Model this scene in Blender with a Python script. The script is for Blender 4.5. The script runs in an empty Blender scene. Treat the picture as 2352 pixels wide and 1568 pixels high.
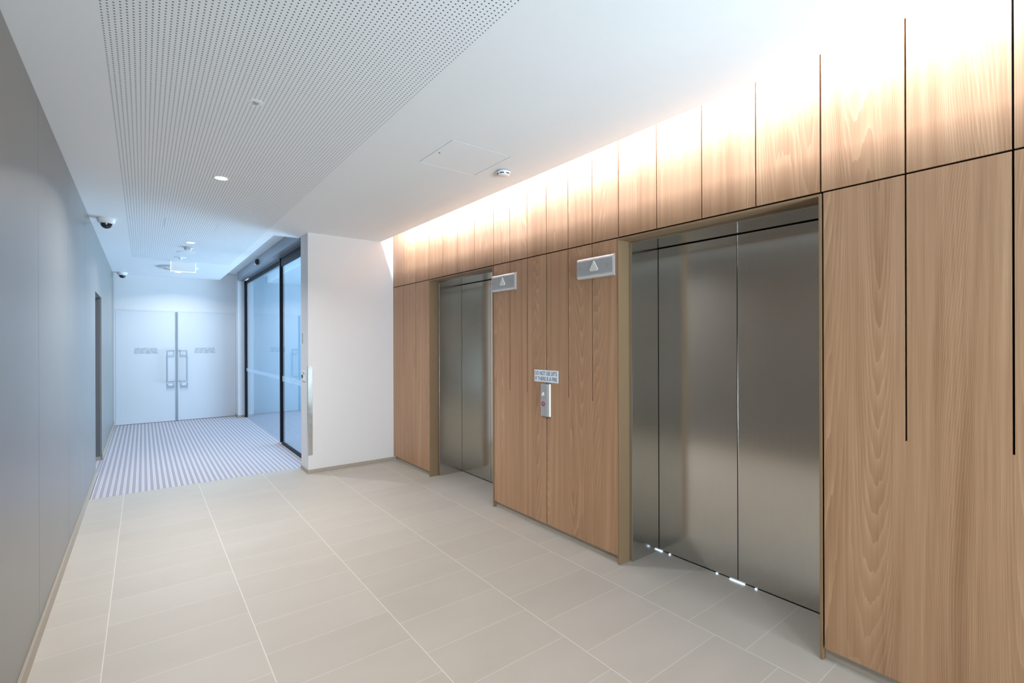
import bpy, bmesh, math
from mathutils import Vector, Matrix

sc = bpy.context.scene
COL = sc.collection

# ------------------------------------------------------------------ materials
MATS = {}

class NT:
    """small helper around a node tree"""
    def __init__(s, name):
        m = bpy.data.materials.new(name)
        m.use_nodes = True
        s.m, s.t = m, m.node_tree
        s.n, s.l = s.t.nodes, s.t.links
        s.n.clear()
        s.out = s.n.new('ShaderNodeOutputMaterial')
        MATS[name] = m

    def new(s, typ, **kw):
        nd = s.n.new(typ)
        for k, v in kw.items():
            setattr(nd, k, v)
        return nd

    def link(s, a, b):
        s.l.new(a, b)

    def val(s, sock, v):
        if hasattr(v, 'is_linked') or hasattr(v, 'links'):
            s.l.new(v, sock)
        else:
            sock.default_value = v

    def math(s, op, a, b=0.0, c=0.0, clamp=False):
        nd = s.new('ShaderNodeMath', operation=op)
        nd.use_clamp = clamp
        s.val(nd.inputs[0], a)
        s.val(nd.inputs[1], b)
        s.val(nd.inputs[2], c)
        return nd.outputs[0]

    def mix(s, fac, a, b, blend='MIX'):
        nd = s.new('ShaderNodeMix', data_type='RGBA', blend_type=blend)
        s.val(nd.inputs[0], fac)
        s.val(nd.inputs[6], a)
        s.val(nd.inputs[7], b)
        return nd.outputs[2]

    def coords(s, kind='Object'):
        tc = s.new('ShaderNodeTexCoord')
        return tc.outputs[kind]

    def world(s):
        g = s.new('ShaderNodeNewGeometry')
        return g.outputs['Position']

    def sep(s, v):
        nd = s.new('ShaderNodeSeparateXYZ')
        s.link(v, nd.inputs[0])
        return nd.outputs

    def comb(s, x=0.0, y=0.0, z=0.0):
        nd = s.new('ShaderNodeCombineXYZ')
        s.val(nd.inputs[0], x); s.val(nd.inputs[1], y); s.val(nd.inputs[2], z)
        return nd.outputs[0]

    def noise(s, vec, scale=5.0, detail=3.0, rough=0.5, dist=0.0):
        nd = s.new('ShaderNodeTexNoise')
        s.link(vec, nd.inputs['Vector'])
        nd.inputs['Scale'].default_value = scale
        nd.inputs['Detail'].default_value = detail
        nd.inputs['Roughness'].default_value = rough
        nd.inputs['Distortion'].default_value = dist
        return nd.outputs['Fac']

    def ramp(s, fac, stops):
        nd = s.new('ShaderNodeValToRGB')
        s.link(fac, nd.inputs[0])
        el = nd.color_ramp.elements
        while len(el) > 1:
            el.remove(el[-1])
        el[0].position = stops[0][0]; el[0].color = stops[0][1]
        for p, c in stops[1:]:
            e = el.new(p); e.color = c
        return nd.outputs[0]

    def bsdf(s, color, rough=0.5, metal=0.0, spec=None, **kw):
        p = s.new('ShaderNodeBsdfPrincipled')
        s.val(p.inputs['Base Color'], color)
        s.val(p.inputs['Roughness'], rough)
        s.val(p.inputs['Metallic'], metal)
        if spec is not None:
            s.val(p.inputs['Specular IOR Level'], spec)
        for k, v in kw.items():
            s.val(p.inputs[k.replace('_', ' ')], v)
        return p

    def done(s, shader):
        s.link(shader, s.out.inputs['Surface'])
        return s.m


def rgb(r, g, b):
    """sRGB 0-255 -> linear rgba"""
    f = lambda c: ((c / 255 + 0.055) / 1.055) ** 2.4 if c / 255 > 0.04045 else c / 255 / 12.92
    return (f(r), f(g), f(b), 1.0)


def plain(name, color, rough=0.5, metal=0.0, amt=0.06, scale=18.0, spec=None, rvar=0.06, **kw):
    """a plain finish with a faint mottle"""
    t = NT(name)
    n = t.noise(t.coords(), scale, 3.0)
    k = t.math('MULTIPLY_ADD', n, amt * 2, 1.0 - amt)
    col = t.mix(1.0, color, t.comb(k, k, k), 'MULTIPLY')
    r = t.math('MULTIPLY_ADD', n, rvar, max(rough - rvar / 2, 0.02))
    return t.done(t.bsdf(col, r, metal, spec, **kw).outputs[0])


def emissive(name, color, strength, rough=0.4):
    t = NT(name)
    n = t.noise(t.coords(), 4.0)
    st = t.math('MULTIPLY_ADD', n, 0.04 * strength, 0.98 * strength)
    p = t.bsdf((0.8, 0.8, 0.8, 1), rough)
    t.val(p.inputs['Emission Color'], color)
    t.val(p.inputs['Emission Strength'], st)
    return t.done(p.outputs[0])


def make_materials():
    plain('ceiling_paint', rgb(241, 243, 245), 0.9, amt=0.01, spec=0.2)
    plain('wall_paint', rgb(227, 226, 227), 0.75, amt=0.012, spec=0.3)
    plain('skirting_stone', rgb(168, 158, 145), 0.5, amt=0.06, scale=30)
    plain('bronze_portal', rgb(142, 114, 84), 0.40, amt=0.05, scale=40, spec=0.5)
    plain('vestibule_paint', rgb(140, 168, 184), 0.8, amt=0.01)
    plain('joint_black', rgb(14, 10, 9), 0.9, amt=0.1)
    plain('black_anodised', rgb(9, 13, 26), 0.5, amt=0.05, spec=0.3)
    plain('grey_anodised', rgb(150, 155, 162), 0.4, metal=0.35, amt=0.03)
    plain('fitting_white', rgb(232, 232, 232), 0.4, amt=0.01)
    plain('fitting_grey', rgb(168, 170, 172), 0.5, amt=0.02)
    plain('dark_slot', rgb(16, 16, 18), 0.6, amt=0.05)
    plain('dome_smoke', rgb(14, 18, 34), 0.06, amt=0.02, spec=0.8)
    plain('lens_glass', rgb(30, 34, 40), 0.05, amt=0.02, spec=1.0)
    plain('door_grey', rgb(96, 98, 102), 0.45, amt=0.03)
    plain('gloss_white', rgb(214, 217, 222), 0.32, amt=0.003, scale=3.0, spec=0.35, rvar=0.0)
    plain('silver_satin', rgb(196, 197, 199), 0.36, metal=0.75, amt=0.02, scale=60)
    plain('pull_steel', rgb(150, 157, 168), 0.4, metal=0.5, amt=0.02, scale=60)
    plain('lantern_face', rgb(168, 170, 173), 0.45, metal=0.1, amt=0.02, scale=60)
    plain('silver_bright', rgb(222, 221, 220), 0.25, metal=0.6, amt=0.02, scale=60)
    plain('arrow_lens', rgb(222, 222, 218), 0.3, amt=0.01)
    plain('button_red', rgb(176, 30, 60), 0.35, amt=0.03)
    plain('button_green', rgb(10, 92, 74), 0.35, amt=0.03)
    plain('sign_blue_white', rgb(228, 238, 250), 0.4, amt=0.01)
    plain('ink_navy', rgb(52, 66, 92), 0.6, amt=0.03)
    plain('ink_grey', rgb(120, 128, 146), 0.6, amt=0.03)
    plain('rubber_black', rgb(10, 10, 11), 0.8, amt=0.05)
    emissive('lamp_lens', (1.0, 0.98, 0.95, 1), 4.0)
    emissive('lamp_lens_cool', (0.86, 0.93, 1.0, 1), 4.0)
    emissive('sign_face', (0.80, 0.86, 1.0, 1), 0.05)
    emissive('sign_edge', (0.90, 0.97, 1.0, 1), 0.35)
    emissive('leak_light', (0.55, 0.80, 1.0, 1), 1.6)

    # brushed stainless steel
    t = NT('brushed_steel')
    x, y, z = t.sep(t.coords())
    v = t.comb(t.math('MULTIPLY', x, 400.0), t.math('MULTIPLY', y, 400.0), t.math('MULTIPLY', z, 6.0))
    n = t.noise(v, 1.0, 2.0)
    big = t.noise(t.coords(), 1.3, 2.0)
    col = t.mix(n, rgb(200, 198, 193), rgb(210, 208, 203))
    r = t.math('ADD', t.math('MULTIPLY_ADD', n, 0.03, 0.13), t.math('MULTIPLY', big, 0.03))
    t.done(t.bsdf(col, r, 1.0, Anisotropic=0.0).outputs[0])

    # grey laminate of the long left wall
    t = NT('left_laminate')
    n = t.noise(t.coords(), 260.0, 2.0)
    b = t.noise(t.coords(), 2.0, 2.0)
    col = t.mix(n, rgb(110, 109, 104), rgb(124, 122, 117))
    r = t.math('MULTIPLY_ADD', b, 0.05, 0.34)
    t.done(t.bsdf(col, r, 0.0, 0.6, Coat_Weight=0.6, Coat_Roughness=0.42).outputs[0])

    # timber veneer, grain runs vertically
    t = NT('timber_veneer')
    x, y, z = t.sep(t.coords())
    oi = t.new('ShaderNodeObjectInfo')
    rnd = oi.outputs['Random']
    off = t.math('MULTIPLY', rnd, 37.0)
    fld = t.noise(t.comb(off, t.math('MULTIPLY', y, 2.3), t.math('MULTIPLY', z, 0.14)), 1.0, 1.0, 0.4)
    jit = t.noise(t.comb(off, t.math('MULTIPLY', y, 30.0), t.math('MULTIPLY', z, 2.2)), 1.0, 2.0)
    ring = t.math('ADD', t.math('MULTIPLY', fld, 135.0), t.math('MULTIPLY_ADD', y, 84.0, t.math('MULTIPLY', jit, 1.3)))
    saw = t.math('POWER', t.math('FRACT', ring), 2.2)
    band = t.noise(t.comb(off, t.math('MULTIPLY', ring, 0.11), t.math('MULTIPLY', z, 0.2)), 1.0, 2.0)
    fine = t.noise(t.comb(off, t.math('MULTIPLY', y, 230.0), t.math('MULTIPLY', z, 2.4)), 1.0, 3.0, 0.65)
    mid = t.noise(t.comb(off, t.math('MULTIPLY', y, 22.0), t.math('MULTIPLY', z, 0.5)), 1.0, 3.0, 0.6)
    amp = t.noise(t.comb(off, t.math('MULTIPLY', y, 7.0), t.math('MULTIPLY', z, 0.6)), 3.0, 1.0)
    f = t.math('ADD', t.math('MULTIPLY', band, 0.34), t.math('MULTIPLY', mid, 0.24))
    f = t.math('ADD', f, t.math('MULTIPLY', fine, 0.26))
    f = t.math('ADD', f, t.math('MULTIPLY', t.math('MULTIPLY', saw, amp), 0.25))
    col = t.ramp(f, [(0.28, rgb(144, 104, 73)), (0.46, rgb(174, 134, 101)), (0.60, rgb(191, 152, 118)), (0.80, rgb(220, 188, 155))])
    rr = t.math('MULTIPLY_ADD', fine, 0.12, 0.36)
    t.done(t.bsdf(col, rr, 0.0, 0.5, Coat_Weight=0.25, Coat_Roughness=0.4).outputs[0])

    # floor tiles 618 x 309, half-bond, pale joints
    t = NT('floor_tile')
    x, y, z = t.sep(t.world())
    u = t.math('DIVIDE', t.math('ADD', x, 0.1535), 0.6178)
    colidx = t.math('FLOOR', u)
    odd = t.math('MODULO', t.math('ADD', colidx, 20.0), 2.0)
    w = t.math('DIVIDE', t.math('SUBTRACT', y, t.math('MULTIPLY_ADD', odd, 0.1545, 2.401 - 3.09)), 0.309)
    rowidx = t.math('FLOOR', w)
    fu = t.math('FRACT', u); fv = t.math('FRACT', w)
    du = t.math('MULTIPLY', t.math('MINIMUM', fu, t.math('SUBTRACT', 1.0, fu)), 0.6178)
    dv = t.math('MULTIPLY', t.math('MINIMUM', fv, t.math('SUBTRACT', 1.0, fv)), 0.309)
    ju = t.math('LESS_THAN', du, 0.0019)
    jv = t.math('MULTIPLY', t.math('LESS_THAN', dv, 0.0014), 0.75)
    j = t.math('MAXIMUM', ju, jv)
    wn = t.new('ShaderNodeTexWhiteNoise', noise_dimensions='2D')
    t.link(t.comb(colidx, rowidx, 0.0), wn.inputs['Vector'])
    tint = wn.outputs['Value']
    cloud = t.noise(t.comb(t.math('MULTIPLY_ADD', tint, 30.0, x), t.math('MULTIPLY', y, 2.4), 0.0), 2.2, 4.0)
    speck = t.noise(t.world(), 240.0, 2.0)
    g = t.math('ADD', t.math('MULTIPLY', cloud, 0.6), t.math('ADD', t.math('MULTIPLY', tint, 0.22), t.math('MULTIPLY', speck, 0.2)))
    base = t.mix(g, rgb(174, 168, 158), rgb(194, 189, 181))
    col = t.mix(j, base, rgb(218, 214, 206))
    rr = t.math('MULTIPLY_ADD', cloud, 0.1, 0.42)
    t.done(t.bsdf(col, rr, 0.0, 0.4).outputs[0])

    # perforated acoustic lining: round holes 19.5 mm apart, dark fleece behind
    t = NT('perforated_lining')
    x, y, z = t.sep(t.world())
    P = 0.0195
    fx = t.math('SUBTRACT', t.math('FRACT', t.math('DIVIDE', t.math('ADD', x, 0.1233 - P / 2 + 10 * P), P)), 0.5)
    fy = t.math('SUBTRACT', t.math('FRACT', t.math('DIVIDE', y, P)), 0.5)
    r2 = t.math('ADD', t.math('MULTIPLY', fx, fx), t.math('MULTIPLY', fy, fy))
    hole = t.math('LESS_THAN', r2, (0.0035 / P) ** 2)
    n = t.noise(t.coords(), 12.0)
    paint = t.mix(n, rgb(240, 242, 244), rgb(242, 244, 246))
    col = t.mix(hole, paint, rgb(98, 107, 115))
    t.done(t.bsdf(col, 0.9, 0.0, 0.2).outputs[0])

    # entrance matting: grey carpet strips between pale punched metal bars
    t = NT('mat_strips')
    x, y, z = t.sep(t.world())
    P = 0.0507
    fx = t.math('FRACT', t.math('DIVIDE', t.math('ADD', x, 0.3984 + 20 * P), P))
    bar = t.math('GREATER_THAN', fx, 0.55)
    px = t.math('ABSOLUTE', t.math('SUBTRACT', fx, 0.77))
    dots = t.math('SUBTRACT', t.math('FRACT', t.math('DIVIDE', y, 0.016)), 0.5)
    dd = t.math('ADD', t.math('MULTIPLY', t.math('MULTIPLY', px, px), P * P), t.math('MULTIPLY', t.math('MULTIPLY', dots, dots), 0.016 * 0.016))
    punched = t.math('MULTIPLY', t.math('LESS_THAN', dd, 0.0042 ** 2), 0.8)
    pile = t.noise(t.world(), 420.0, 2.0)
    carpet = t.mix(pile, rgb(152, 146, 154), rgb(178, 172, 180))
    metal = t.mix(punched, rgb(206, 204, 210), rgb(140, 138, 150))
    col = t.mix(bar, carpet, metal)
    rr = t.math('MULTIPLY_ADD', bar, -0.4, 0.9)
    bmp = t.new('ShaderNodeBump')
    bmp.inputs['Strength'].default_value = 0.3
    bmp.inputs['Distance'].default_value = 0.002
    t.link(t.math('ADD', bar, t.math('MULTIPLY', pile, 0.4)), bmp.inputs['Height'])
    p = t.bsdf(col, rr, 0.0, 0.4)
    t.link(bmp.outputs[0], p.inputs['Normal'])
    t.done(p.outputs[0])

    # clear pane: Fresnel mirror over see-through, both faces counted on the entry side
    t = NT('clear_pane')
    fr = t.new('ShaderNodeFresnel'); fr.inputs['IOR'].default_value = 1.52
    geo = t.new('ShaderNodeNewGeometry')
    F = fr.outputs[0]
    two = t.math('DIVIDE', t.math('MULTIPLY', F, 2.0), t.math('ADD', F, 1.0))
    fac = t.math('MULTIPLY', two, t.math('SUBTRACT', 1.0, geo.outputs['Backfacing']))
    tr = t.new('ShaderNodeBsdfTransparent'); tr.inputs[0].default_value = (0.70, 0.84, 0.92, 1)
    gl = t.new('ShaderNodeBsdfGlossy'); gl.inputs['Roughness'].default_value = 0.0
    mx = t.new('ShaderNodeMixShader')
    t.link(fac, mx.inputs[0]); t.link(tr.outputs[0], mx.inputs[1]); t.link(gl.outputs[0], mx.inputs[2])
    t.done(mx.outputs[0])

    # frosted film
    t = NT('frosted_film')
    tr = t.new('ShaderNodeBsdfTransparent')
    n = t.noise(t.coords(), 90.0)
    df = t.bsdf(t.mix(n, rgb(200, 214, 228), rgb(208, 220, 232)), 0.6)
    mx = t.new('ShaderNodeMixShader'); mx.inputs[0].default_value = 0.22
    t.link(tr.outputs[0], mx.inputs[1]); t.link(df.outputs[0], mx.inputs[2])
    t.done(mx.outputs[0])


make_materials()

# ------------------------------------------------------------------ geometry helpers
def box(bm, x0, x1, y0, y1, z0, z1):
    vs = [bm.verts.new((x, y, z)) for x in (x0, x1) for y in (y0, y1) for z in (z0, z1)]
    for f in ((0, 1, 3, 2), (4, 6, 7, 5), (0, 4, 5, 1), (2, 3, 7, 6), (0, 2, 6, 4), (1, 5, 7, 3)):
        bm.faces.new([vs[i] for i in f])


def BX(*b):
    bm = bmesh.new(); box(bm, *b); return bm


def prism(bm, pts, axis, a0, a1):
    """extrude a closed outline; axis 0: pts=(y,z); 1: pts=(x,z); 2: pts=(x,y)"""
    def P(p, a):
        return {0: (a, p[0], p[1]), 1: (p[0], a, p[1]), 2: (p[0], p[1], a)}[axis]
    lo = [bm.verts.new(P(p, a0)) for p in pts]
    hi = [bm.verts.new(P(p, a1)) for p in pts]
    n = len(pts)
    bm.faces.new(lo); bm.faces.new(hi)
    for i in range(n):
        bm.faces.new((lo[i], lo[(i + 1) % n], hi[(i + 1) % n], hi[i]))


def PR(pts, axis, a0, a1):
    bm = bmesh.new(); prism(bm, pts, axis, a0, a1); return bm


def lathe(prof, c, axis=2, seg=40):
    """spin (r, h) profile about an axis through c; h is measured along the axis"""
    bm = bmesh.new()
    rings = []
    for r, h in prof:
        if r < 1e-6:
            rings.append([bm.verts.new(_ax(axis, c, 0, 0, h))])
        else:
            rings.append([bm.verts.new(_ax(axis, c, r * math.cos(2 * math.pi * k / seg), r * math.sin(2 * math.pi * k / seg), h)) for k in range(seg)])
    for a, b in zip(rings, rings[1:]):
        for k in range(seg):
            k2 = (k + 1) % seg
            if len(a) == 1:
                bm.faces.new((a[0], b[k], b[k2]))
            elif len(b) == 1:
                bm.faces.new((a[k], b[0], a[k2]))
            else:
                bm.faces.new((a[k], b[k], b[k2], a[k2]))
    return bm


def _ax(axis, c, u, v, h):
    if axis == 2:
        return (c[0] + u, c[1] + v, c[2] + h)
    if axis == 0:
        return (c[0] + h, c[1] + u, c[2] + v)
    return (c[0] + u, c[1] + h, c[2] + v)


ROOT = {}

def tag(o, label=None, cat=None, group=None, kind=None):
    for k, v in (('label', label), ('category', cat), ('group', group), ('kind', kind)):
        if v:
            o[k] = v
    return o


def thing(name, loc, label, cat=None, group=None, kind=None):
    o = bpy.data.objects.new(name, None)
    o.empty_display_size = 0.1
    COL.objects.link(o)
    o.location = loc
    ROOT[o.name] = Vector(loc)
    return tag(o, label, cat, group, kind)


def obj(name, bm, mat, parent=None, smooth=False, bevel=0.0, centre=False, label=None, angle=40):
    """world-space bmesh -> one mesh object (child of parent when given)"""
    bmesh.ops.recalc_face_normals(bm, faces=bm.faces[:])
    base = ROOT.get(parent.name, Vector((0, 0, 0))) if parent else Vector((0, 0, 0))
    org = base.copy()
    if centre or parent is None:
        xs = [v.co for v in bm.verts]
        lo = Vector([min(c[i] for c in xs) for i in range(3)])
        hi = Vector([max(c[i] for c in xs) for i in range(3)])
        org = (lo + hi) / 2
        if not centre:
            org.z = lo.z
    bmesh.ops.translate(bm, verts=bm.verts[:], vec=-org)
    me = bpy.data.meshes.new(name)
    bm.to_mesh(me); bm.free()
    me.materials.append(MATS[mat])
    o = bpy.data.objects.new(name, me)
    COL.objects.link(o)
    if parent:
        o.parent = parent
        o.location = org - base
    else:
        o.location = org
    ROOT[o.name] = org
    if smooth:
        me.shade_smooth()
        try:
            me.set_sharp_from_angle(angle=math.radians(angle))
        except Exception:
            pass
    if bevel:
        b = o.modifiers.new('edge', 'BEVEL')
        b.width = bevel; b.segments = 2; b.limit_method = 'ANGLE'; b.angle_limit = math.radians(50)
    if label:
        o['label'] = label
    return o


def text_bm(s, size, sx, origin, right, up, out, depth=0.001, space=1.0, line=1.0, align='LEFT'):
    """lettering as a solid mesh laid on a wall"""
    cu = bpy.data.curves.new('lettering', 'FONT')
    cu.body = s; cu.size = size; cu.align_x = align
    cu.space_character = space; cu.space_line = line
    cu.extrude = depth / 2
    cu.resolution_u = 4
    o = bpy.data.objects.new('lettering', cu)
    COL.objects.link(o)
    dg = bpy.context.evaluated_depsgraph_get()
    me = bpy.data.meshes.new_from_object(o.evaluated_get(dg))
    bpy.data.objects.remove(o); bpy.data.curves.remove(cu)
    bm = bmesh.new(); bm.from_mesh(me); bpy.data.meshes.remove(me)
    R, U, O = Vector(right), Vector(up), Vector(out)
    org = Vector(origin)
    for v in bm.verts:
        c = v.co
        v.co = org + R * (c.x * sx) + U * c.y + O * (c.z + depth / 2)
    return bm


def fit_text(s, sizez, width, origin, right, up, out, line=1.0, align='LEFT', space=1.0, depth=0.001):
    """lettering stretched to a given overall width"""
    bm = text_bm(s, sizez, 1.0, (0, 0, 0), (1, 0, 0), (0, 1, 0), (0, 0, 1), depth, space, line, align)
    w = max(v.co.x for v in bm.verts) - min(v.co.x for v in bm.verts)
    bm.free()
    return text_bm(s, sizez, width / w, origin, right, up, out, depth, space, line, align)


# ------------------------------------------------------------------ key dimensions
XL = -0.425          # face of the long left wall
XW = 2.535           # face of the timber lift wall
ZC = 2.764           # ceiling
XE = 2.372           # ceiling edge at the light slot
YR = 5.79            # white return wall
YE = 11.33           # end doors
YB = -2.6            # back of the lobby, behind the camera
XP = 1.5             # corridor side of the white pier
ZJ = 2.200           # joint between lower and upper timber panels
CEILT = 0.014

# ------------------------------------------------------------------ floor, mat
obj('floor', BX(XL - 0.5, 3.0, YB, 6.131, -0.12, 0.0), 'floor_tile')['kind'] = 'structure'
bpy.data.objects['floor']['label'] = 'pale beige floor tiles laid in half bond'
mat = thing('entrance_mat', (0.6, 6.13, 0), 'striped grey entrance matting covering the corridor floor up to the white fire doors', 'mat')
obj('matting', BX(XL - 0.5, 4.3, 6.136, YE + 0.06, -0.02, -0.0005), 'mat_strips', mat)
obj('edge_strip', BX(XL + 0.013, XL + 0.0165, 6.136, YE, -0.02, 0.0), 'rubber_black', mat, label='thin dark edge strip')
sl = obj('floor_slab', BX(XL - 0.5, 4.4, 6.131, YE + 0.6, -0.12, -0.02), 'joint_black'); sl['kind'] = 'structure'

# ------------------------------------------------------------------ ceiling
def ceiling():
    hx0, hx1, hy0, hy1 = 1.535, 1.993, 2.600, 3.062      # lobby hatch
    kx0, kx1, ky0, ky1 = 0.180, 0.640, 5.965, 6.445      # corridor hatch, inside the perforated field
    px0, px1, py1 = -0.1331, 1.1075, 8.965
    rx, ry = 1.222, 6.18                                 # recess over the sliding doors
    xs = [XL - 0.02, px0, kx0, kx1, px1, rx, XP, hx0, hx1, XE]
    ys = [YB, hy0, hy1, YR, ky0, ry, ky1, py1, YE + 0.02]
    bm = bmesh.new(); pf = bmesh.new()
    def cells(target, keep):
        vmap = {}
        def V(x, y, z):
            k = (round(x, 5), round(y, 5), round(z, 5))
            if k not in vmap:
                vmap[k] = target.verts.new(k)
            return vmap[k]
        on = {}
        for i in range(len(xs) - 1):
            for j in range(len(ys) - 1):
                cx, cy = (xs[i] + xs[i + 1]) / 2, (ys[j] + ys[j + 1]) / 2
                on[i, j] = keep(cx, cy)
        for (i, j), k in on.items():
            if not k:
                continue
            a, b, c, d = xs[i], xs[i + 1], ys[j], ys[j + 1]
            for z in (ZC, ZC + CEILT):
                target.faces.new((V(a, c, z), V(b, c, z), V(b, d, z), V(a, d, z)))
            for (di, dj, p, q) in ((-1, 0, (a, c), (a, d)), (1, 0, (b, c), (b, d)), (0, -1, (a, c), (b, c)), (0, 1, (a, d), (b, d))):
                if not on.get((i + di, j + dj)):
                    target.faces.new((V(*p, ZC), V(*q, ZC), V(*q, ZC + CEILT), V(*p, ZC + CEILT)))
    inh = lambda x, y: hx0 < x < hx1 and hy0 < y < hy1
    ink = lambda x, y: kx0 < x < kx1 and ky0 < y < ky1
    perf = lambda x, y: px0 < x < px1 and y < py1 and not ink(x, y)
    cells(pf, perf)
    cells(bm, lambda x, y: not perf(x, y) and not inh(x, y) and not ink(x, y)
          and not (x > rx and y > ry) and not (x > XP and y > YR))
    c = obj('ceiling', bm, 'ceiling_paint'); c['kind'] = 'structure'
    c['label'] = 'white plasterboard ceiling'
    ROOT[c.name] = Vector(c.location)
    obj('perforated_panel', pf, 'perforated_lining', c, label='white lining with rows of small round holes')
    # raised ceiling over the sliding doors
    r = bmesh.new()
    box(r, rx - 0.02, 1.72, ry - 0.02, YE, 2.915, 2.93)
    obj('raised_lining', r, 'ceiling_paint', c)
    obj('recess_cheek', BX(rx - 0.016, rx, ry - 0.016, YE, ZC + CEILT, 2.915), 'ceiling_paint', c)
    obj('recess_cheek', BX(rx, 1.72, ry - 0.016, ry, ZC + CEILT, 2.915), 'ceiling_paint', c)
    g = 0.0034
    h = thing('access_hatch', ((hx0 + hx1) / 2, (hy0 + hy1) / 2, ZC),
              'square flush access hatch with a keyhole in the plain ceiling by the lift wall', 'hatch')
    obj('cover', BX(hx0 + g, hx1 - g, hy0 + g, hy1 - g, ZC, ZC + 0.012), 'ceiling_paint', h)
    obj('key_hole', lathe([(0, -0.0006), (0.006, -0.0006), (0.006, 0.0), (0, 0.0)], (1.571, 2.834, ZC - 0.0004)), 'dark_slot', h)
    obj('frame', frame_bm(hx0 - 0.02, hx1 + 0.02, hy0 - 0.02, hy1 + 0.02, 0.03, ZC + CEILT, ZC + 0.05), 'joint_black', h)
    k = thing('access_hatch', ((kx0 + kx1) / 2, (ky0 + ky1) / 2, ZC),
              'square access hatch cut into the perforated ceiling field of the corridor', 'hatch')
    obj('cover', BX(kx0 + 0.002, kx1 - 0.002, ky0 + 0.002, ky1 - 0.002, ZC, ZC + 0.012), 'perforated_lining', k)
    obj('frame', frame_bm(kx0 - 0.02, kx1 + 0.02, ky0 - 0.02, ky1 + 0.02, 0.03, ZC + CEILT, ZC + 0.05), 'joint_black', k)


def frame_bm(x0, x1, y0, y1, w, z0, z1):
    bm = bmesh.new()
    o = [(x0, y0), (x1, y0), (x1, y1), (x0, y1)]
    i = [(x0 + w, y0 + w), (x1 - w, y0 + w), (x1 - w, y1 - w), (x0 + w, y1 - w)]
    V = {}
    for nm, pts in (('o', o), ('i', i)):
        for z in (0, 1):
            V[nm, z] = [bm.verts.new((p[0], p[1], (z0, z1)[z])) for p in pts]
    for k in range(4):
        n = (k + 1) % 4
        bm.faces.new((V['o', 0][k], V['o', 0][n], V['i', 0][n], V['i', 0][k]))
        bm.faces.new((V['o', 1][k], V['o', 1][n], V['i', 1][n], V['i', 1][k]))
        bm.faces.new((V['o', 0][k], V['o', 0][n], V['o', 1][n], V['o', 1][k]))
        bm.faces.new((V['i', 0][k], V['i', 0][n], V['i', 1][n], V['i', 1][k]))
    return bm


ceiling()
# soffit of the structure above, closing the light slot and the ceiling void
rs = obj('roof_slab', BX(XL - 0.5, 3.0, YB - 0.1, YE + 0.5, 3.06, 3.16), 'wall_paint'); rs['kind'] = 'structure'
cb = obj('cove_back', BX(2.255, 2.27, YB, YR, ZC + CEILT, 3.06), 'wall_paint'); cb['kind'] = 'structure'

# ------------------------------------------------------------------ left wall: laminate panels, recessed doorway, skirting
wl = thing('wall_left', (XL, 3, 0), 'long grey laminate wall on the left', kind='structure')
RY0, RY1, RZ = 7.12, 8.135, 2.087
cuts = [YB, -0.28, 0.958, 2.197, 3.437, 4.672, 5.911, RY0]
for a, b in zip(cuts, cuts[1:]):
    obj('wall_panel', BX(XL - 0.018, XL, a + 0.0024, b - (0.0024 if b < RY0 else 0), 0.0, ZC - 0.0005), 'left_laminate', wl, bevel=0.0012)
obj('wall_panel', BX(XL - 0.018, XL, RY0 + 0.001, RY1 - 0.001, RZ, ZC - 0.0005), 'left_laminate', wl)
obj('wall_panel', BX(XL - 0.018, XL, RY1, YE, 0.0, ZC - 0.0005), 'left_laminate', wl)
obj('wall_backing', BX(XL - 0.08, XL - 0.019, YB, RY0 - 0.001, 0, 3.06), 'joint_black', wl)
obj('wall_backing', BX(XL - 0.08, XL - 0.019, RY1 + 0.001, YE + 0.3, 0, 3.06), 'joint_black', wl)
obj('wall_backing', BX(XL - 0.08, XL - 0.019, RY0, RY1, RZ + 0.03, 3.06), 'joint_black', wl)
d3 = thing('door_3', (XL, (RY0 + RY1) / 2, 0), 'dark grey door set back in the left wall', kind='structure')
obj('jamb', BX(XL - 0.33, XL - 0.017, RY1, RY1 + 0.03, 0, RZ + 0.03), 'door_grey', d3)
obj('jamb', BX(XL - 0.33, XL - 0.017, RY0 - 0.03, RY0, 0, RZ + 0.03), 'door_grey', d3)
obj('head', BX(XL - 0.33, XL - 0.017, RY0, RY1, RZ, RZ + 0.03), 'grey_anodised', d3)
obj('leaf', BX(XL - 0.37, XL - 0.33, RY0 - 0.02, RY1 + 0.02, 0.0, RZ + 0.03), 'door_grey', d3)
obj('plinth_block', BX(XL - 0.33, XL - 0.012, RY1 - 0.010, RY1, 0, 0.045), 'skirting_stone', d3)
for a, b in ((YB, RY0), (RY1, YE)):
    s = obj('baseboard_left', BX(XL, XL + 0.012, a, b, 0, 0.075), 'skirting_stone', bevel=0.001); s['kind'] = 'structure'

# ------------------------------------------------------------------ white return wall, pier, end wall
pts = [(XP, YR), (2.60, YR), (2.60, YR + 0.31), (XP, YR + 0.31)]
w = obj('wall_return', PR(pts, 2, 0, 3.06), 'wall_paint'); w['kind'] = 'structure'
w['label'] = 'white return wall between the glass doors and the timber wall'
sk = bmesh.new()
prism(sk, [(XP - 0.010, YR - 0.010), (2.548, YR - 0.010), (2.548, YR), (XP, YR), (XP, YR + 0.31), (XP - 0.010, YR + 0.31)], 2, 0, 0.043)
s = obj('baseboard_return', sk, 'skirting_stone', bevel=0.001); s['kind'] = 'structure'
w = obj('wall_pier', BX(1.515, 1.76, 11.02, YE + 0.1, 0, ZC + 0.15), 'wall_paint'); w['kind'] = 'structure'
sk = bmesh.new()
prism(sk, [(1.507, 11.012), (1.66, 11.012), (1.66, 11.02), (1.515, 11.02), (1.515, YE), (1.507, YE)], 2, 0, 0.045)
s = obj('baseboard_pier', sk, 'skirting_stone'); s['kind'] = 'structure'
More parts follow.
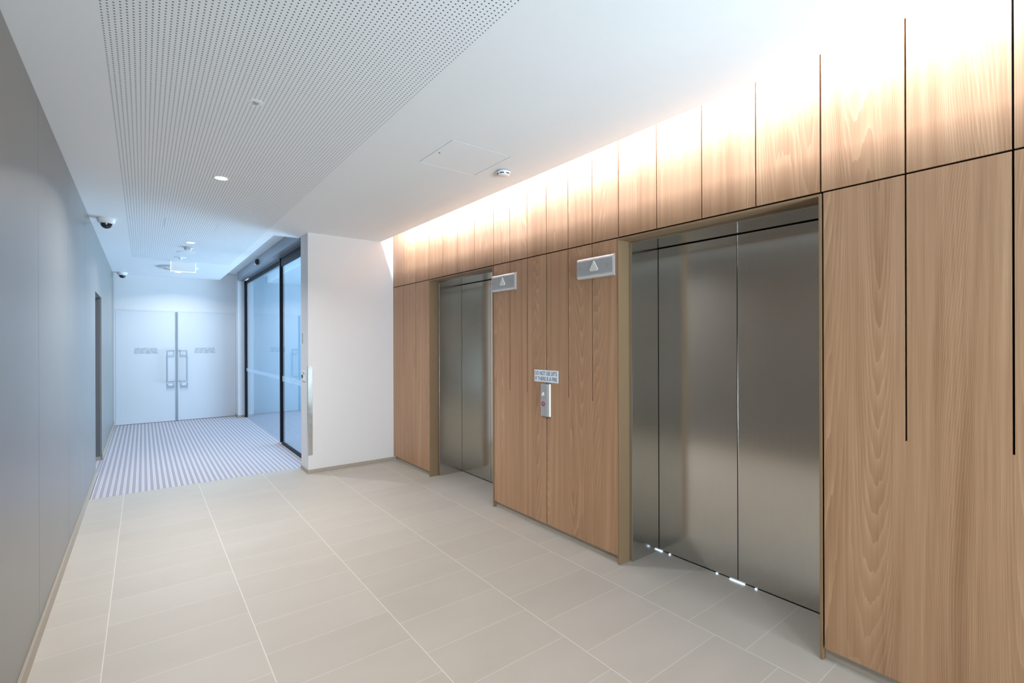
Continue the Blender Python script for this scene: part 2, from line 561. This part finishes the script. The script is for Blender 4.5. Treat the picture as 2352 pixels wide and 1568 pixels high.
w = obj('wall_end', BX(XL - 0.1, 1.515, YE + 0.02, YE + 0.12, 2.108, 3.06), 'wall_paint'); w['kind'] = 'structure'
for nm, b in (('wall_back', (XL - 0.5, 0.98, YB - 0.1, YB, 0, 3.06)), ('wall_back', (2.33, 3.0, YB - 0.1, YB, 0, 3.06)),
              ('wall_back', (0.98, 2.33, YB - 0.1, YB, 2.48, 3.06))):
    w = obj(nm, BX(*b), 'wall_paint'); w['kind'] = 'structure'
w1 = thing('added_window_1', (1.65, YB, 0), 'added glazed opening behind the camera for ceiling fill light', kind='structure')  # added opening, kept to the right so its fill misses the left wall
for a in (0.98, 2.29):
    obj('mullion', BX(a, a + 0.04, YB - 0.08, YB - 0.02, 0, 2.48), 'black_anodised', w1)
for a in (0.0, 2.44):
    obj('rail', BX(0.98, 2.33, YB - 0.08, YB - 0.02, a, a + 0.04), 'black_anodised', w1)
for a, b in ((1.02, 2.29),):
    obj('pane', BX(a, b, YB - 0.055, YB - 0.045, 0.04, 2.44), 'clear_pane', w1)

# ------------------------------------------------------------------ end fire doors
d1 = thing('door_1', (0.516, YE, 0), 'pair of white fire doors with steel pull handles closing the corridor', kind='structure')
obj('leaf', BX(-0.40, 0.494, YE, YE + 0.045, 0.006, 2.10), 'gloss_white', d1, bevel=0.001)
obj('leaf', BX(0.538, 1.5135, YE, YE + 0.045, 0.006, 2.10), 'gloss_white', d1, bevel=0.001)
obj('meeting_strip', BX(0.4942, 0.514, YE - 0.006, YE + 0.045, 0.006, 2.10), 'pull_steel', d1, bevel=0.002)
obj('meeting_strip', BX(0.518, 0.5378, YE - 0.006, YE + 0.045, 0.006, 2.10), 'pull_steel', d1, bevel=0.002)
obj('frame_head', BX(XL, 1.515, YE + 0.004, YE + 0.12, 2.1015, 2.125), 'gloss_white', d1)
obj('frame_side', BX(XL, -0.4012, YE + 0.002, YE + 0.12, 0, 2.103), 'gloss_white', d1)
obj('backing', BX(XL, 1.515, YE + 0.05, YE + 0.06, 0, 2.103), 'gloss_white', d1)

def c_handle(xo, xi):
    """square-section pull: a long grip with two arms back towards the meeting edge"""
    s = 1 if xi > xo else -1
    t, y0, y1 = 0.018, YE - 0.075, YE - 0.055
    x = lambda v: xo + s * v
    w = abs(xi - xo)
    pts = [(x(0), 0.752), (x(0), 1.362), (x(w), 1.362), (x(w), 1.344), (x(t), 1.344), (x(t), 0.770), (x(w), 0.770), (x(w), 0.752)]
    bm = PR(pts, 1, y0, y1)
    return bm

for xo, xi in ((0.357, 0.478), (0.682, 0.556)):
    h = obj('pull_handle', c_handle(xo, xi), 'pull_steel', d1, bevel=0.002)
    s = 1 if xi > xo else -1
    for z in (0.752, 1.344):
        a, b = sorted((xi, xi - s * 0.018))
        obj('standoff', BX(a, b, YE - 0.056, YE, z, z + 0.018), 'pull_steel', h)
for xa, xb in ((0.358, 0.480), (0.571, 0.694)):
    pl = obj('push_plate', BX(xa, xb, YE - 0.003, YE, 0.634, 0.722), 'pull_steel', d1, bevel=0.001)
    el = bmesh.new()
    cx = (xa + xb) / 2
    prism(el, [(cx + 0.042 * math.cos(k * math.pi / 12), 0.708 + (0.012 if k < 12 else 0.024) * math.sin(k * math.pi / 12)) for k in range(24)], 1, YE - 0.0045, YE - 0.003)
    obj('glint_oval', el, 'fitting_white', pl)  # white oval shaped to stand in for a reflection on the plate
FS = "FIRE SAFETY DOOR\nDO NOT OBSTRUCT\nDO NOT KEEP OPEN"
for xa, xb, z in ((-0.131, 0.220, 1.379), (0.806, 1.152, 1.377)):
    obj('lettering', fit_text(FS, 0.043, xb - xa, ((xa + xb) / 2, YE - 0.0003, z), (1, 0, 0), (0, 0, 1), (0, -1, 0), line=0.86, align='CENTER', depth=0.0008), 'ink_grey', d1)

# ------------------------------------------------------------------ sliding glass doors and their operator
d2 = thing('door_2', (1.64, 8.6, 0), 'dark framed sliding glass doors on the right of the corridor', kind='structure')
lf = obj('sliding_leaf', BX(1.655, 1.667, 7.78, 10.965, 0.004, 2.69), 'clear_pane', d2, label='far glass leaf')
obj('stile', BX(1.628, 1.672, 10.965, 11.012, 0, 2.755), 'black_anodised', lf)
obj('stile', BX(1.612, 1.672, 7.735, 7.780, 0.004, 2.755), 'black_anodised', lf)
obj('top_rail', BX(1.650, 1.672, 7.78, 10.965, 2.69, 2.755), 'black_anodised', lf)
obj('frosted_band', BX(1.6535, 1.6545, 7.785, 10.96, 0.935, 0.998), 'frosted_film', lf)
nf = obj('sliding_leaf', BX(1.632, 1.642, 6.10, 7.700, 0.045, 2.63), 'clear_pane', d2, label='near glass leaf')
obj('top_rail', BX(1.622, 1.650, 6.10, 7.733, 2.63, 2.755), 'black_anodised', nf)
obj('bottom_rail', BX(1.622, 1.650, 6.10, 7.700, 0.004, 0.045), 'black_anodised', nf)
obj('stile', BX(1.624, 1.650, 7.700, 7.733, 0.004, 2.63), 'black_anodised', nf)
obj('frosted_band', BX(1.6305, 1.6315, 6.105, 7.695, 0.935, 1.012), 'frosted_film', nf)
for y in (7.705, 7.800):
    obj('floor_guide', BX(1.590, 1.620, y - 0.018, y + 0.018, 0, 0.03), 'fitting_white', d2, bevel=0.004)
op = thing('door_operator', (1.56, 8.6, 2.757), 'long grey metal operator box above the sliding glass doors', 'door operator')
obj('housing', BX(1.50, 1.621, 6.185, 11.018, 2.757, 2.914), 'grey_anodised', op, bevel=0.003)
sn = obj('motion_sensor', lathe([(0, -0.05), (0.026, -0.046), (0.042, -0.03), (0.046, 0.0), (0, 0.0)], (1.498, 8.76, 2.825), 0, 28), 'dark_slot', op, smooth=True, label='round black motion sensor')
obj('bracket', BX(1.478, 1.499, 8.83, 8.96, 2.790, 2.818), 'silver_satin', sn, bevel=0.003)

# vestibule beyond the glass, lit by daylight from its outer side
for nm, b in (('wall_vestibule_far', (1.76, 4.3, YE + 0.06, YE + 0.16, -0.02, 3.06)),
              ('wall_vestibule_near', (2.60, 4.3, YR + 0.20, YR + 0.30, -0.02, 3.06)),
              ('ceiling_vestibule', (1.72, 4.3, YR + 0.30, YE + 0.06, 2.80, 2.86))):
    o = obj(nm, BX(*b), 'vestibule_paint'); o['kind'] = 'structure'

# ------------------------------------------------------------------ timber lift wall
L1 = (3.580, 4.820)      # outer edges of the far lift portal
L2 = (0.905, 2.133)      # outer edges of the near lift portal
wr = thing('wall_right', (XW, 2, 0), 'timber panelled lift wall on the right', kind='structure')
bb = bmesh.new()
ys = [YB, L2[0], L2[1], L1[0], L1[1], YR]
zz = [0, 2.197, 3.06]
vm = {}
def V3(x, y, z):
    k = (round(x, 4), round(y, 4), round(z, 4))
    if k not in vm:
        vm[k] = bb.verts.new(k)
    return vm[k]
on = {(i, j): not (j == 0 and i in (1, 3)) for i in range(5) for j in range(2)}
for (i, j), k in on.items():
    if not k:
        continue
    a, b, c, d = ys[i], ys[i + 1], zz[j], zz[j + 1]
    for x in (2.576, 2.62):
        bb.faces.new((V3(x, a, c), V3(x, b, c), V3(x, b, d), V3(x, a, d)))
    for di, dj, p, q in ((-1, 0, (a, c), (a, d)), (1, 0, (b, c), (b, d)), (0, -1, (a, c), (b, c)), (0, 1, (a, d), (b, d))):
        if not on.get((i + di, j + dj)):
            bb.faces.new((V3(2.576, *p), V3(2.576, *q), V3(2.62, *q), V3(2.62, *p)))
obj('wall_backing', bb, 'joint_black', wr)

GW = 0.0034
def comb_lower(y0, y1, z0, z1, grooves, zg):
    pts = [(y0, z0), (y1, z0), (y1, z1)]
    for g in sorted(grooves, reverse=True):
        pts += [(g + GW, z1), (g + GW, zg), (g - GW, zg), (g - GW, z1)]
    return pts + [(y0, z1)]

def comb_upper(y0, y1, z0, z1, grooves, zg):
    pts = [(y0, z1), (y1, z1), (y1, z0)]
    for g in sorted(grooves, reverse=True):
        pts += [(g + GW, z0), (g + GW, zg), (g - GW, zg), (g - GW, z0)]
    return pts + [(y0, z0)]

LOW = [(L1[1] + 0.001, YR, (5.478, 5.146), 0.018), (2.856, L1[0] - 0.008, (3.329, 3.090), 0.045),
       (L2[1] + 0.001, 2.848, (2.605, 2.362), 0.055), (-0.036, L2[0] - 0.008, (0.591, 0.277), 0.062), (YB, -0.044, (-0.345, -0.66), 0.062)]
for y0, y1, g, zb in LOW:
    obj('timber_panel', PR(comb_lower(y0, y1, 0.058, ZJ - 0.0042, g, 1.080), 0, XW, XW + 0.018), 'timber_veneer', wr, centre=True)
UP = [(L1[1] - 0.004, YR, (5.478, 5.146)), (3.5755, L1[1] - 0.012, (4.508, 4.204, 3.889)), (2.856, 3.5675, (3.329, 3.090)),
      (2.127, 2.848, (2.605, 2.362)), (0.913, 2.119, (1.820, 1.516, 1.211)), (-0.036, 0.905, (0.591, 0.277)), (YB, -0.044, (-0.345, -0.66))]
for y0, y1, g in UP:
    obj('timber_panel', PR(comb_upper(y0, y1, ZJ + 0.0042, 3.04, g, 2.985), 0, XW, XW + 0.018), 'timber_veneer', wr, centre=True)
for a, b in ((L1[1], YR), (L2[1], L1[0]), (YB, L2[0])):
    s = obj('baseboard_right', BX(2.562, 2.576, a + 0.001, b - 0.001, 0, 0.075), 'skirting_stone'); s['kind'] = 'structure'


def lift(y0, y1, label, seam, leaks=()):
    t = thing('lift_entrance', (2.75, (y0 + y1) / 2, 0), label, 'lift', 'lift entrances in the timber wall')
    th = 0.012
    a, b, xs0, xs1 = y0 + th, y1 - th, 2.6401, 2.932
    zt = 2.195
    pts = [(y0, 0), (y0, zt), (y1, zt), (y1, 0), (b, 0), (b, zt - th), (a, zt - th), (a, 0)]
    obj('portal_lining', PR(pts, 0, XW - 0.002, 2.640), 'bronze_portal', t, bevel=0.0012, label='bronze brown portal lining')
    f = 0.025
    zh = 2.168
    for j0, j1 in ((a - 0.008, a + f), (b - f, b + 0.008)):
        obj('jamb', BX(xs0, xs1 + 0.04, j0, j1, 0, zt - th + 0.008), 'brushed_steel', t, bevel=0.0015)
    obj('head', BX(xs0, xs1 + 0.04, a + f, b - f, zh, zt - th + 0.008), 'brushed_steel', t, bevel=0.0015)
    zd = 0.012
    m = seam
    obj('lift_door', BX(2.936, 2.962, m + 0.0022, b - f - 0.003, zd, zh - 0.006), 'brushed_steel', t, bevel=0.0015, label='far steel door leaf')
    obj('lift_door', BX(2.936, 2.962, a + f + 0.003, m - 0.0022, zd, zh - 0.006), 'brushed_steel', t, bevel=0.0015, label='near steel door leaf')
    obj('shaft_back', BX(2.968, 2.985, a, b, -0.02, zt), 'joint_black', t)
    for p, q in leaks:
        obj('light_gap', BX(2.931, 2.936, p, q, 0.001, 0.008), 'leak_light', t, label='sliver of light under the door')
    return t

lift(*L1, 'far lift with closed brushed steel doors beside the white return wall', 4.200)
lift(*L2, 'near lift with closed brushed steel doors and light leaking under them', 1.519,
     [(2.066, 2.095), (2.000, 2.012), (1.650, 1.662), (1.475, 1.570), (1.400, 1.412)])

# ------------------------------------------------------------------ lanterns, call panel, sign
def lantern(yc, label):
    t = thing('lift_arrow_sign', (XW, yc, 1.95), label, 'lift indicator', 'arrow lanterns beside the lifts')
    hw, x0 = 0.169, XW
    prof = [(x0, 1.950), (x0 - 0.006, 1.951), (x0 - 0.014, 1.956), (x0 - 0.020, 1.964), (x0 - 0.023, 1.975),
            (x0 - 0.023, 2.077), (x0 - 0.020, 2.087), (x0 - 0.014, 2.095), (x0 - 0.006, 2.1005), (x0, 2.101)]
    bar = obj('bezel', PR(prof, 1, yc - hw, yc + hw), 'silver_bright', t, smooth=True, angle=50)
    obj('faceplate', BX(x0 - 0.0245, x0 - 0.0225, yc - hw + 0.001, yc + hw - 0.001, 1.976, 2.076), 'lantern_face', t)
    out = []
    def arc(cy, cz, r, a0, a1):
        for k in range(7):
            a = math.radians(a0 + (a1 - a0) * k / 6)
            out.append((cy + r * math.cos(a), cz + r * math.sin(a)))
    # tear-drop triangle, apex up
    arc(yc + 0.0245, 2.0090, 0.0125, 270, 385 - 360 + 360)
    arc(yc, 2.0630, 0.0050, 25, 155)
    arc(yc - 0.0245, 2.0090, 0.0125, 155, 270)
    obj('arrow', PR(out, 0, x0 - 0.031, x0 - 0.0245), 'arrow_lens', t, bevel=0.002)
    for dy, dz in ((0.152, 2.0265), (0.134, 2.037), (0.134, 2.0265), (0.134, 2.016), (-0.120, 2.037), (-0.120, 2.0265), (-0.120, 2.016), (-0.139, 2.0265)):
        obj('speaker_hole', lathe([(0, 0), (0.0022, 0), (0.0022, 0.0006), (0, 0.0006)], (x0 - 0.025, yc + dy, dz), 0, 12), 'dark_slot', t)

lantern(3.402, 'silver arrow lantern beside the far lift')
lantern(2.322, 'silver arrow lantern beside the near lift')

cp = thing('lift_call_switch', (XW, 2.859, 0.914), 'slim silver lift call panel with two buttons below the fire warning sign', 'call panel')
y0, y1 = 2.803, 2.915
prof = [(XW, y0), (XW - 0.006, y0 + 0.0005), (XW - 0.016, y0 + 0.008), (XW - 0.022, y0 + 0.020), (XW - 0.022, y1 - 0.020), (XW - 0.016, y1 - 0.008), (XW - 0.006, y1 - 0.0005), (XW, y1)]
obj('bezel', PR(prof, 2, 0.914, 1.168), 'silver_bright', cp, smooth=True, angle=50)
obj('faceplate', BX(XW - 0.0236, XW - 0.0218, y0 + 0.021, y1 - 0.0205, 0.9155, 1.1665), 'lantern_face', cp)
XF = XW - 0.0236
b1 = obj('call_button', lathe([(0.018, 0), (0.018, -0.004), (0.0145, -0.006), (0.0125, -0.004), (0, -0.004)], (XF, 2.866, 1.085), 0, 28), 'silver_bright', cp, smooth=True)
obj('button_cap', lathe([(0.011, -0.003), (0.010, -0.009), (0.006, -0.0105), (0, -0.011)], (XF, 2.866, 1.085), 0, 24), 'fitting_white', b1, smooth=True)
b2 = obj('call_button', lathe([(0.018, 0), (0.018, -0.003), (0.011, -0.003), (0.0108, 0)], (XF, 2.866, 1.011), 0, 28), 'button_red', cp, label='button with a lit red ring')
obj('button_cap', lathe([(0.0108, 0), (0.0105, -0.003), (0, -0.0035)], (XF, 2.866, 1.011), 0, 24), 'fitting_grey', b2)
mk = bmesh.new()
prism(mk, [(2.861, 1.006), (2.861, 1.010), (2.870, 1.0105), (2.870, 1.017), (2.873, 1.017), (2.873, 1.006)], 0, XF - 0.0045, XF - 0.003)
obj('symbol', mk, 'ink_navy', b2)

sg = thing('warning_sign', (XW, 2.855, 1.181), 'pale blue white DO NOT USE LIFTS sign above the call panel', 'sign')
obj('plate', BX(XW - 0.006, XW - 0.0005, 2.715, 2.994, 1.181, 1.277), 'sign_blue_white', sg, bevel=0.001)
for s, z in (("DO NOT USE LIFTS", 1.2365), ("IF THERE IS A FIRE", 1.1925)):
    obj('lettering', fit_text(s, 0.044, 0.258, (XW - 0.006, 2.985, z), (0, -1, 0), (0, 0, 1), (-1, 0, 0), depth=0.0006), 'ink_navy', sg)

# ------------------------------------------------------------------ things on the white pier
cg = thing('corner_guard', (XP, YR, 0.208), 'stainless steel corner guard on the edge of the white return wall', 'corner guard')
gb = bmesh.new()
prism(gb, [(XP - 0.002, YR - 0.002), (XP + 0.046, YR - 0.002), (XP + 0.046, YR), (XP, YR), (XP, YR + 0.046), (XP - 0.002, YR + 0.046)], 2, 0.208, 1.231)
obj('angle', gb, 'brushed_steel', cg)
sw = thing('door_switch', (XP, 5.975, 1.05), 'small white door release switch with green button beside the corner guard', 'switch')
obj('plate', BX(XP - 0.008, XP, 5.905, 6.045, 1.048, 1.172), 'fitting_white', sw, bevel=0.002)
obj('button', BX(XP - 0.016, XP - 0.008, 5.992, 6.032, 1.088, 1.122), 'button_green', sw, bevel=0.002, label='dark green push button')
obj('key_switch', lathe([(0.012, 0), (0.012, -0.006), (0, -0.007)], (XP - 0.008, 5.945, 1.145), 0, 20), 'fitting_grey', sw)
obj('rocker', BX(XP - 0.014, XP - 0.008, 5.93, 5.965, 1.062, 1.120), 'fitting_white', sw, bevel=0.002)
vs = thing('wall_slot', (XP, 6.025, 1.49), 'slim grey vertical bar on the white pier above the door switch', 'bar')
obj('bar', BX(XP - 0.006, XP, 6.016, 6.030, 1.49, 1.608), 'fitting_grey', vs, bevel=0.001)

# ------------------------------------------------------------------ ceiling fittings
def smoke(x, y, label):
    t = thing('smoke_detector', (x, y, ZC), label, 'smoke detector', 'smoke detectors on the ceiling')
    obj('base', lathe([(0, 0), (0.052, 0), (0.052, -0.006), (0.049, -0.008), (0, -0.008)], (x, y, ZC), 2, 40), 'fitting_grey', t, smooth=True)
    b = obj('body', lathe([(0.0, -0.009), (0.052, -0.009), (0.053, -0.013), (0.047, -0.025), (0.042, -0.035), (0.035, -0.039), (0, -0.040)], (x, y, ZC), 2, 40), 'fitting_white', t, smooth=True)
    for k in range(6):
        a0 = math.radians(60 * k + 8 + 190)
        a1 = a0 + math.radians(40)
        bm = bmesh.new()
        ring = []
        for r_out in (0, 1):
            for zz_ in (-0.0225, -0.0285):
                row = []
                for q in range(6):
                    a = a0 + (a1 - a0) * q / 5
                    r = (0.0405 if r_out == 0 else 0.0488 + (-0.0029 if zz_ < -0.025 else 0.0))
                    row.append(bm.verts.new((x + r * math.cos(a), y + r * math.sin(a), ZC + zz_)))
                ring.append(row)
        i0, i1, o0, o1 = ring
        for q in range(5):
            bm.faces.new((o0[q], o0[q + 1], o1[q + 1], o1[q]))
            bm.faces.new((i0[q], i0[q + 1], i1[q + 1], i1[q]))
            bm.faces.new((i0[q], i0[q + 1], o0[q + 1], o0[q]))
            bm.faces.new((i1[q], i1[q + 1], o1[q + 1], o1[q]))
        for q in (0, 5):
            bm.faces.new((i0[q], o0[q], o1[q], i1[q]))
        obj('vent_slot', bm, 'dark_slot', b)

smoke(2.115, 2.850, 'white smoke detector beside the ceiling hatch near the lift wall')
smoke(0.479, 7.63, 'white smoke detector on the corridor ceiling behind a downlight')

def downlight(x, y, label, lens, unseen=False):
    t = thing('downlight', (x, y, ZC), label, 'downlight', 'recessed ceiling downlights')
    obj('trim', lathe([(0.0425, -0.0005), (0.0425, -0.003), (0.052, -0.0035), (0.054, -0.0015), (0.054, 0.0)], (x, y, ZC), 2, 40), 'fitting_white', t, smooth=True)
    obj('lens', lathe([(0, -0.0022), (0.0424, -0.0022), (0.0424, 0.0), (0, 0.0)], (x, y, ZC), 2, 40), lens, t)

DL = [(0.478, 4.275, 'round lit downlight in the perforated ceiling of the lift lobby', 'lamp_lens'),
      (0.476, 7.25, 'round lit downlight above the striped mat before the exit sign', 'lamp_lens_cool'),
      (0.496, 10.40, 'small lit downlight behind the exit sign near the fire doors', 'lamp_lens_cool')]
for a in DL:
    downlight(*a)

sp = thing('ceiling_sprinkler', (0.474, 2.82, ZC), 'flat round sprinkler cover in the near perforated ceiling', 'sprinkler')
obj('cover', lathe([(0, -0.0015), (0.034, -0.0015), (0.036, -0.001), (0.036, 0.0), (0, 0.0)], (0.474, 2.82, ZC), 2, 32), 'ceiling_paint', sp, smooth=True)
obj('nozzle', lathe([(0, -0.008), (0.012, -0.007), (0.015, -0.0015), (0, -0.0015)], (0.474, 2.82, ZC), 2, 24), 'fitting_grey', sp, smooth=True)
sp2 = thing('ceiling_sprinkler', (0.44, 8.60, ZC), 'round sprinkler cover just in front of the exit sign', 'sprinkler')
obj('cover', lathe([(0, -0.008), (0.070, -0.006), (0.075, 0.0), (0, 0.0)], (0.44, 8.60, ZC), 2, 32), 'ceiling_paint', sp2, smooth=True)
obj('nozzle', lathe([(0, -0.034), (0.018, -0.032), (0.022, -0.008), (0, -0.008)], (0.44, 8.60, ZC), 2, 24), 'fitting_white', sp2, smooth=True)
spk = thing('ceiling_speaker', (0.48, 8.07, ZC), 'wide round ceiling speaker between the smoke detector and the exit sign', 'speaker')
obj('grille', lathe([(0, -0.007), (0.088, -0.006), (0.105, -0.004), (0.112, 0.0), (0, 0.0)], (0.48, 8.07, ZC), 2, 48), 'fitting_white', spk, smooth=True)
dif = thing('ceiling_vent', (0.47, 9.75, ZC), 'round air diffuser on the ceiling half hidden behind the exit sign', 'diffuser')
obj('ring', lathe([(0.20, -0.030), (0.27, -0.020), (0.29, 0.0), (0.20, 0.0)], (0.47, 9.75, ZC), 2, 48), 'fitting_white', dif, smooth=True)
obj('core', lathe([(0, -0.030), (0.18, -0.028), (0.198, -0.022), (0, -0.018)], (0.47, 9.75, ZC), 2, 48), 'fitting_white', dif, smooth=True)

def dome(x, y, label):
    t = thing('ceiling_camera', (x, y, ZC), label, 'security camera', 'dome cameras on the corridor ceiling')
    obj('base', lathe([(0, 0), (0.074, 0), (0.075, -0.006), (0.071, -0.034), (0.060, -0.048), (0.050, -0.052), (0, -0.052)], (x, y, ZC), 2, 48), 'fitting_white', t, smooth=True)
    prof = [(0.048, -0.052)] + [(0.047 * math.cos(math.radians(a)), -0.056 - 0.046 * math.sin(math.radians(a))) for a in range(0, 91, 10)]
    prof[-1] = (0, prof[-1][1])
    dm = obj('dome', lathe(prof, (x, y, ZC), 2, 40), 'dome_smoke', t, smooth=True, label='dark glossy dome')
    ln = bmesh.new()
    bmesh.ops.create_uvsphere(ln, u_segments=16, v_segments=10, radius=0.013)
    bmesh.ops.translate(ln, verts=ln.verts[:], vec=(x + 0.030, y - 0.024, ZC - 0.074))
    obj('lens', ln, 'lens_glass', dm, smooth=True)

dome(-0.292, 6.36, 'nearer white dome camera on the ceiling by the left wall')
dome(-0.290, 11.02, 'far white dome camera above the corner by the fire doors')

ex = thing('exit_sign', (0.4975, 9.0, 2.60), 'blank pale lit sign blade hanging from the corridor ceiling', 'sign')
obj('blade', BX(0.342, 0.653, 8.997, 9.003, 2.609, ZC - 0.012), 'sign_face', ex)
fr = bmesh.new()
prism(fr, [(0.334, ZC - 0.012), (0.334, 2.601), (0.661, 2.601), (0.661, ZC - 0.012), (0.653, ZC - 0.012), (0.653, 2.609), (0.342, 2.609), (0.342, ZC - 0.012)], 1, 8.995, 9.005)
obj('edge_frame', fr, 'sign_edge', ex, label='glowing edge around the blade')
obj('mounting_rail', BX(0.325, 0.670, 8.985, 9.015, ZC - 0.012, ZC), 'fitting_white', ex)

# ------------------------------------------------------------------ lights
def area(name, loc, target, sx, sy, power, color, shape='RECTANGLE', spread=180):
    l = bpy.data.lights.new(name, 'AREA')
    l.shape = shape; l.size = sx
    if shape in ('RECTANGLE', 'ELLIPSE'):
        l.size_y = sy
    l.energy = power; l.color = color
    l.spread = math.radians(spread)
    o = bpy.data.objects.new(name, l)
    COL.objects.link(o)
    o.location = loc
    d = Vector(target) - Vector(loc)
    o.rotation_euler = d.to_track_quat('-Z', 'Y').to_euler()
    o['kind'] = 'helper'
    return o

WARM = (1.0, 0.93, 0.86)
# LED run hidden above the ceiling edge, washing the timber
y0, y1 = YB + 0.3, 5.50
LX, LZ = 2.310, 2.952
tgt = Vector((LX + 0.35, 0, LZ - 1.0))
l = area('slot_light', (LX, (y0 + y1) / 2, LZ), (LX + 1, (y0 + y1) / 2, LZ - 1), y1 - y0, 0.022, 70.0, (0.82, 0.88, 1.0))
d = (tgt - Vector((LX, 0, LZ))).normalized()
zax = -d; xax = Vector((0, 1, 0)); yax = zax.cross(xax)
l.matrix_world = Matrix(((xax.x, yax.x, zax.x, LX), (xax.y, yax.y, zax.y, (y0 + y1) / 2), (xax.z, yax.z, zax.z, LZ), (0, 0, 0, 1)))

for x, y, c, p in ((0.478, 4.275, (1.0, 0.99, 0.97), 21), (0.476, 7.25, (0.92, 0.95, 1.0), 15), (0.496, 10.40, (0.92, 0.95, 1.0), 8),
                   (0.478, 1.27, (1.0, 0.99, 0.97), 8), (0.478, -1.73, (1.0, 0.99, 0.97), 14)):
    area('downlight_lamp', (x, y, ZC - 0.006), (x, y, 0), 0.08, 0.08, p, c, 'DISK', 146)

# daylight coming in through the open outer side of the vestibule
area('daylight', (4.25, 8.7, 1.20), (0.0, 8.7, 2.0), 4.8, 2.2, 112.0, (0.84, 0.90, 1.0))
# added fill aimed up through the back opening to brighten the lobby ceiling
area('ceiling_fill', (1.55, YB - 1.6, 0.05), (1.3, YB + 1.2, 2.6), 1.9, 2.4, 590.0, (1.0, 0.925, 0.905))
area('ceiling_fill', (5.6, 8.7, 0.05), (2.4, 8.7, 2.6), 2.4, 5.0, 230.0, (0.84, 0.90, 1.0))  # second added fill, unseen outside the vestibule, lifts the corridor ceiling

wd = bpy.data.worlds.new('World'); sc.world = wd
wd.use_nodes = True
wd.node_tree.nodes['Background'].inputs[0].default_value = (0.30, 0.45, 0.75, 1)
wd.node_tree.nodes['Background'].inputs[1].default_value = 0.1

# ------------------------------------------------------------------ camera
yaw, roll, F = math.radians(37.525), math.radians(0.18), 1103.3
fw = Vector((math.sin(yaw), math.cos(yaw), 0)); rt = Vector((math.cos(yaw), -math.sin(yaw), 0)); dn = Vector((0, 0, -1))
r2 = rt * math.cos(roll) + dn * math.sin(roll)
u2 = -(dn * math.cos(roll) - rt * math.sin(roll))
cam = bpy.data.cameras.new('camera')
cam.sensor_width = 36.0; cam.sensor_fit = 'HORIZONTAL'
cam.lens = F / 2352 * 36
cam.shift_y = 1.5 / 2352
cam.clip_start = 0.02
co = bpy.data.objects.new('camera', cam)
COL.objects.link(co)
b = -fw
co.matrix_world = Matrix(((r2.x, u2.x, b.x, 0), (r2.y, u2.y, b.y, 0), (r2.z, u2.z, b.z, 1.5), (0, 0, 0, 1)))
sc.camera = co

# ------------------------------------------------------------------ colour management, sampling aids
vs_ = sc.view_settings
sc.display_settings.display_device = 'sRGB'
vs_.view_transform = 'Standard'; vs_.look = 'None'; vs_.gamma = 1.0; vs_.use_curve_mapping = False
vs_.exposure = 1.0
cy = sc.cycles
cy.use_denoising = True
cy.denoiser = 'OPENIMAGEDENOISE'
cy.max_bounces = 12; cy.diffuse_bounces = 6; cy.glossy_bounces = 6; cy.transparent_max_bounces = 16
cy.sample_clamp_indirect = 8.0
cy.caustics_reflective = False; cy.caustics_refractive = False
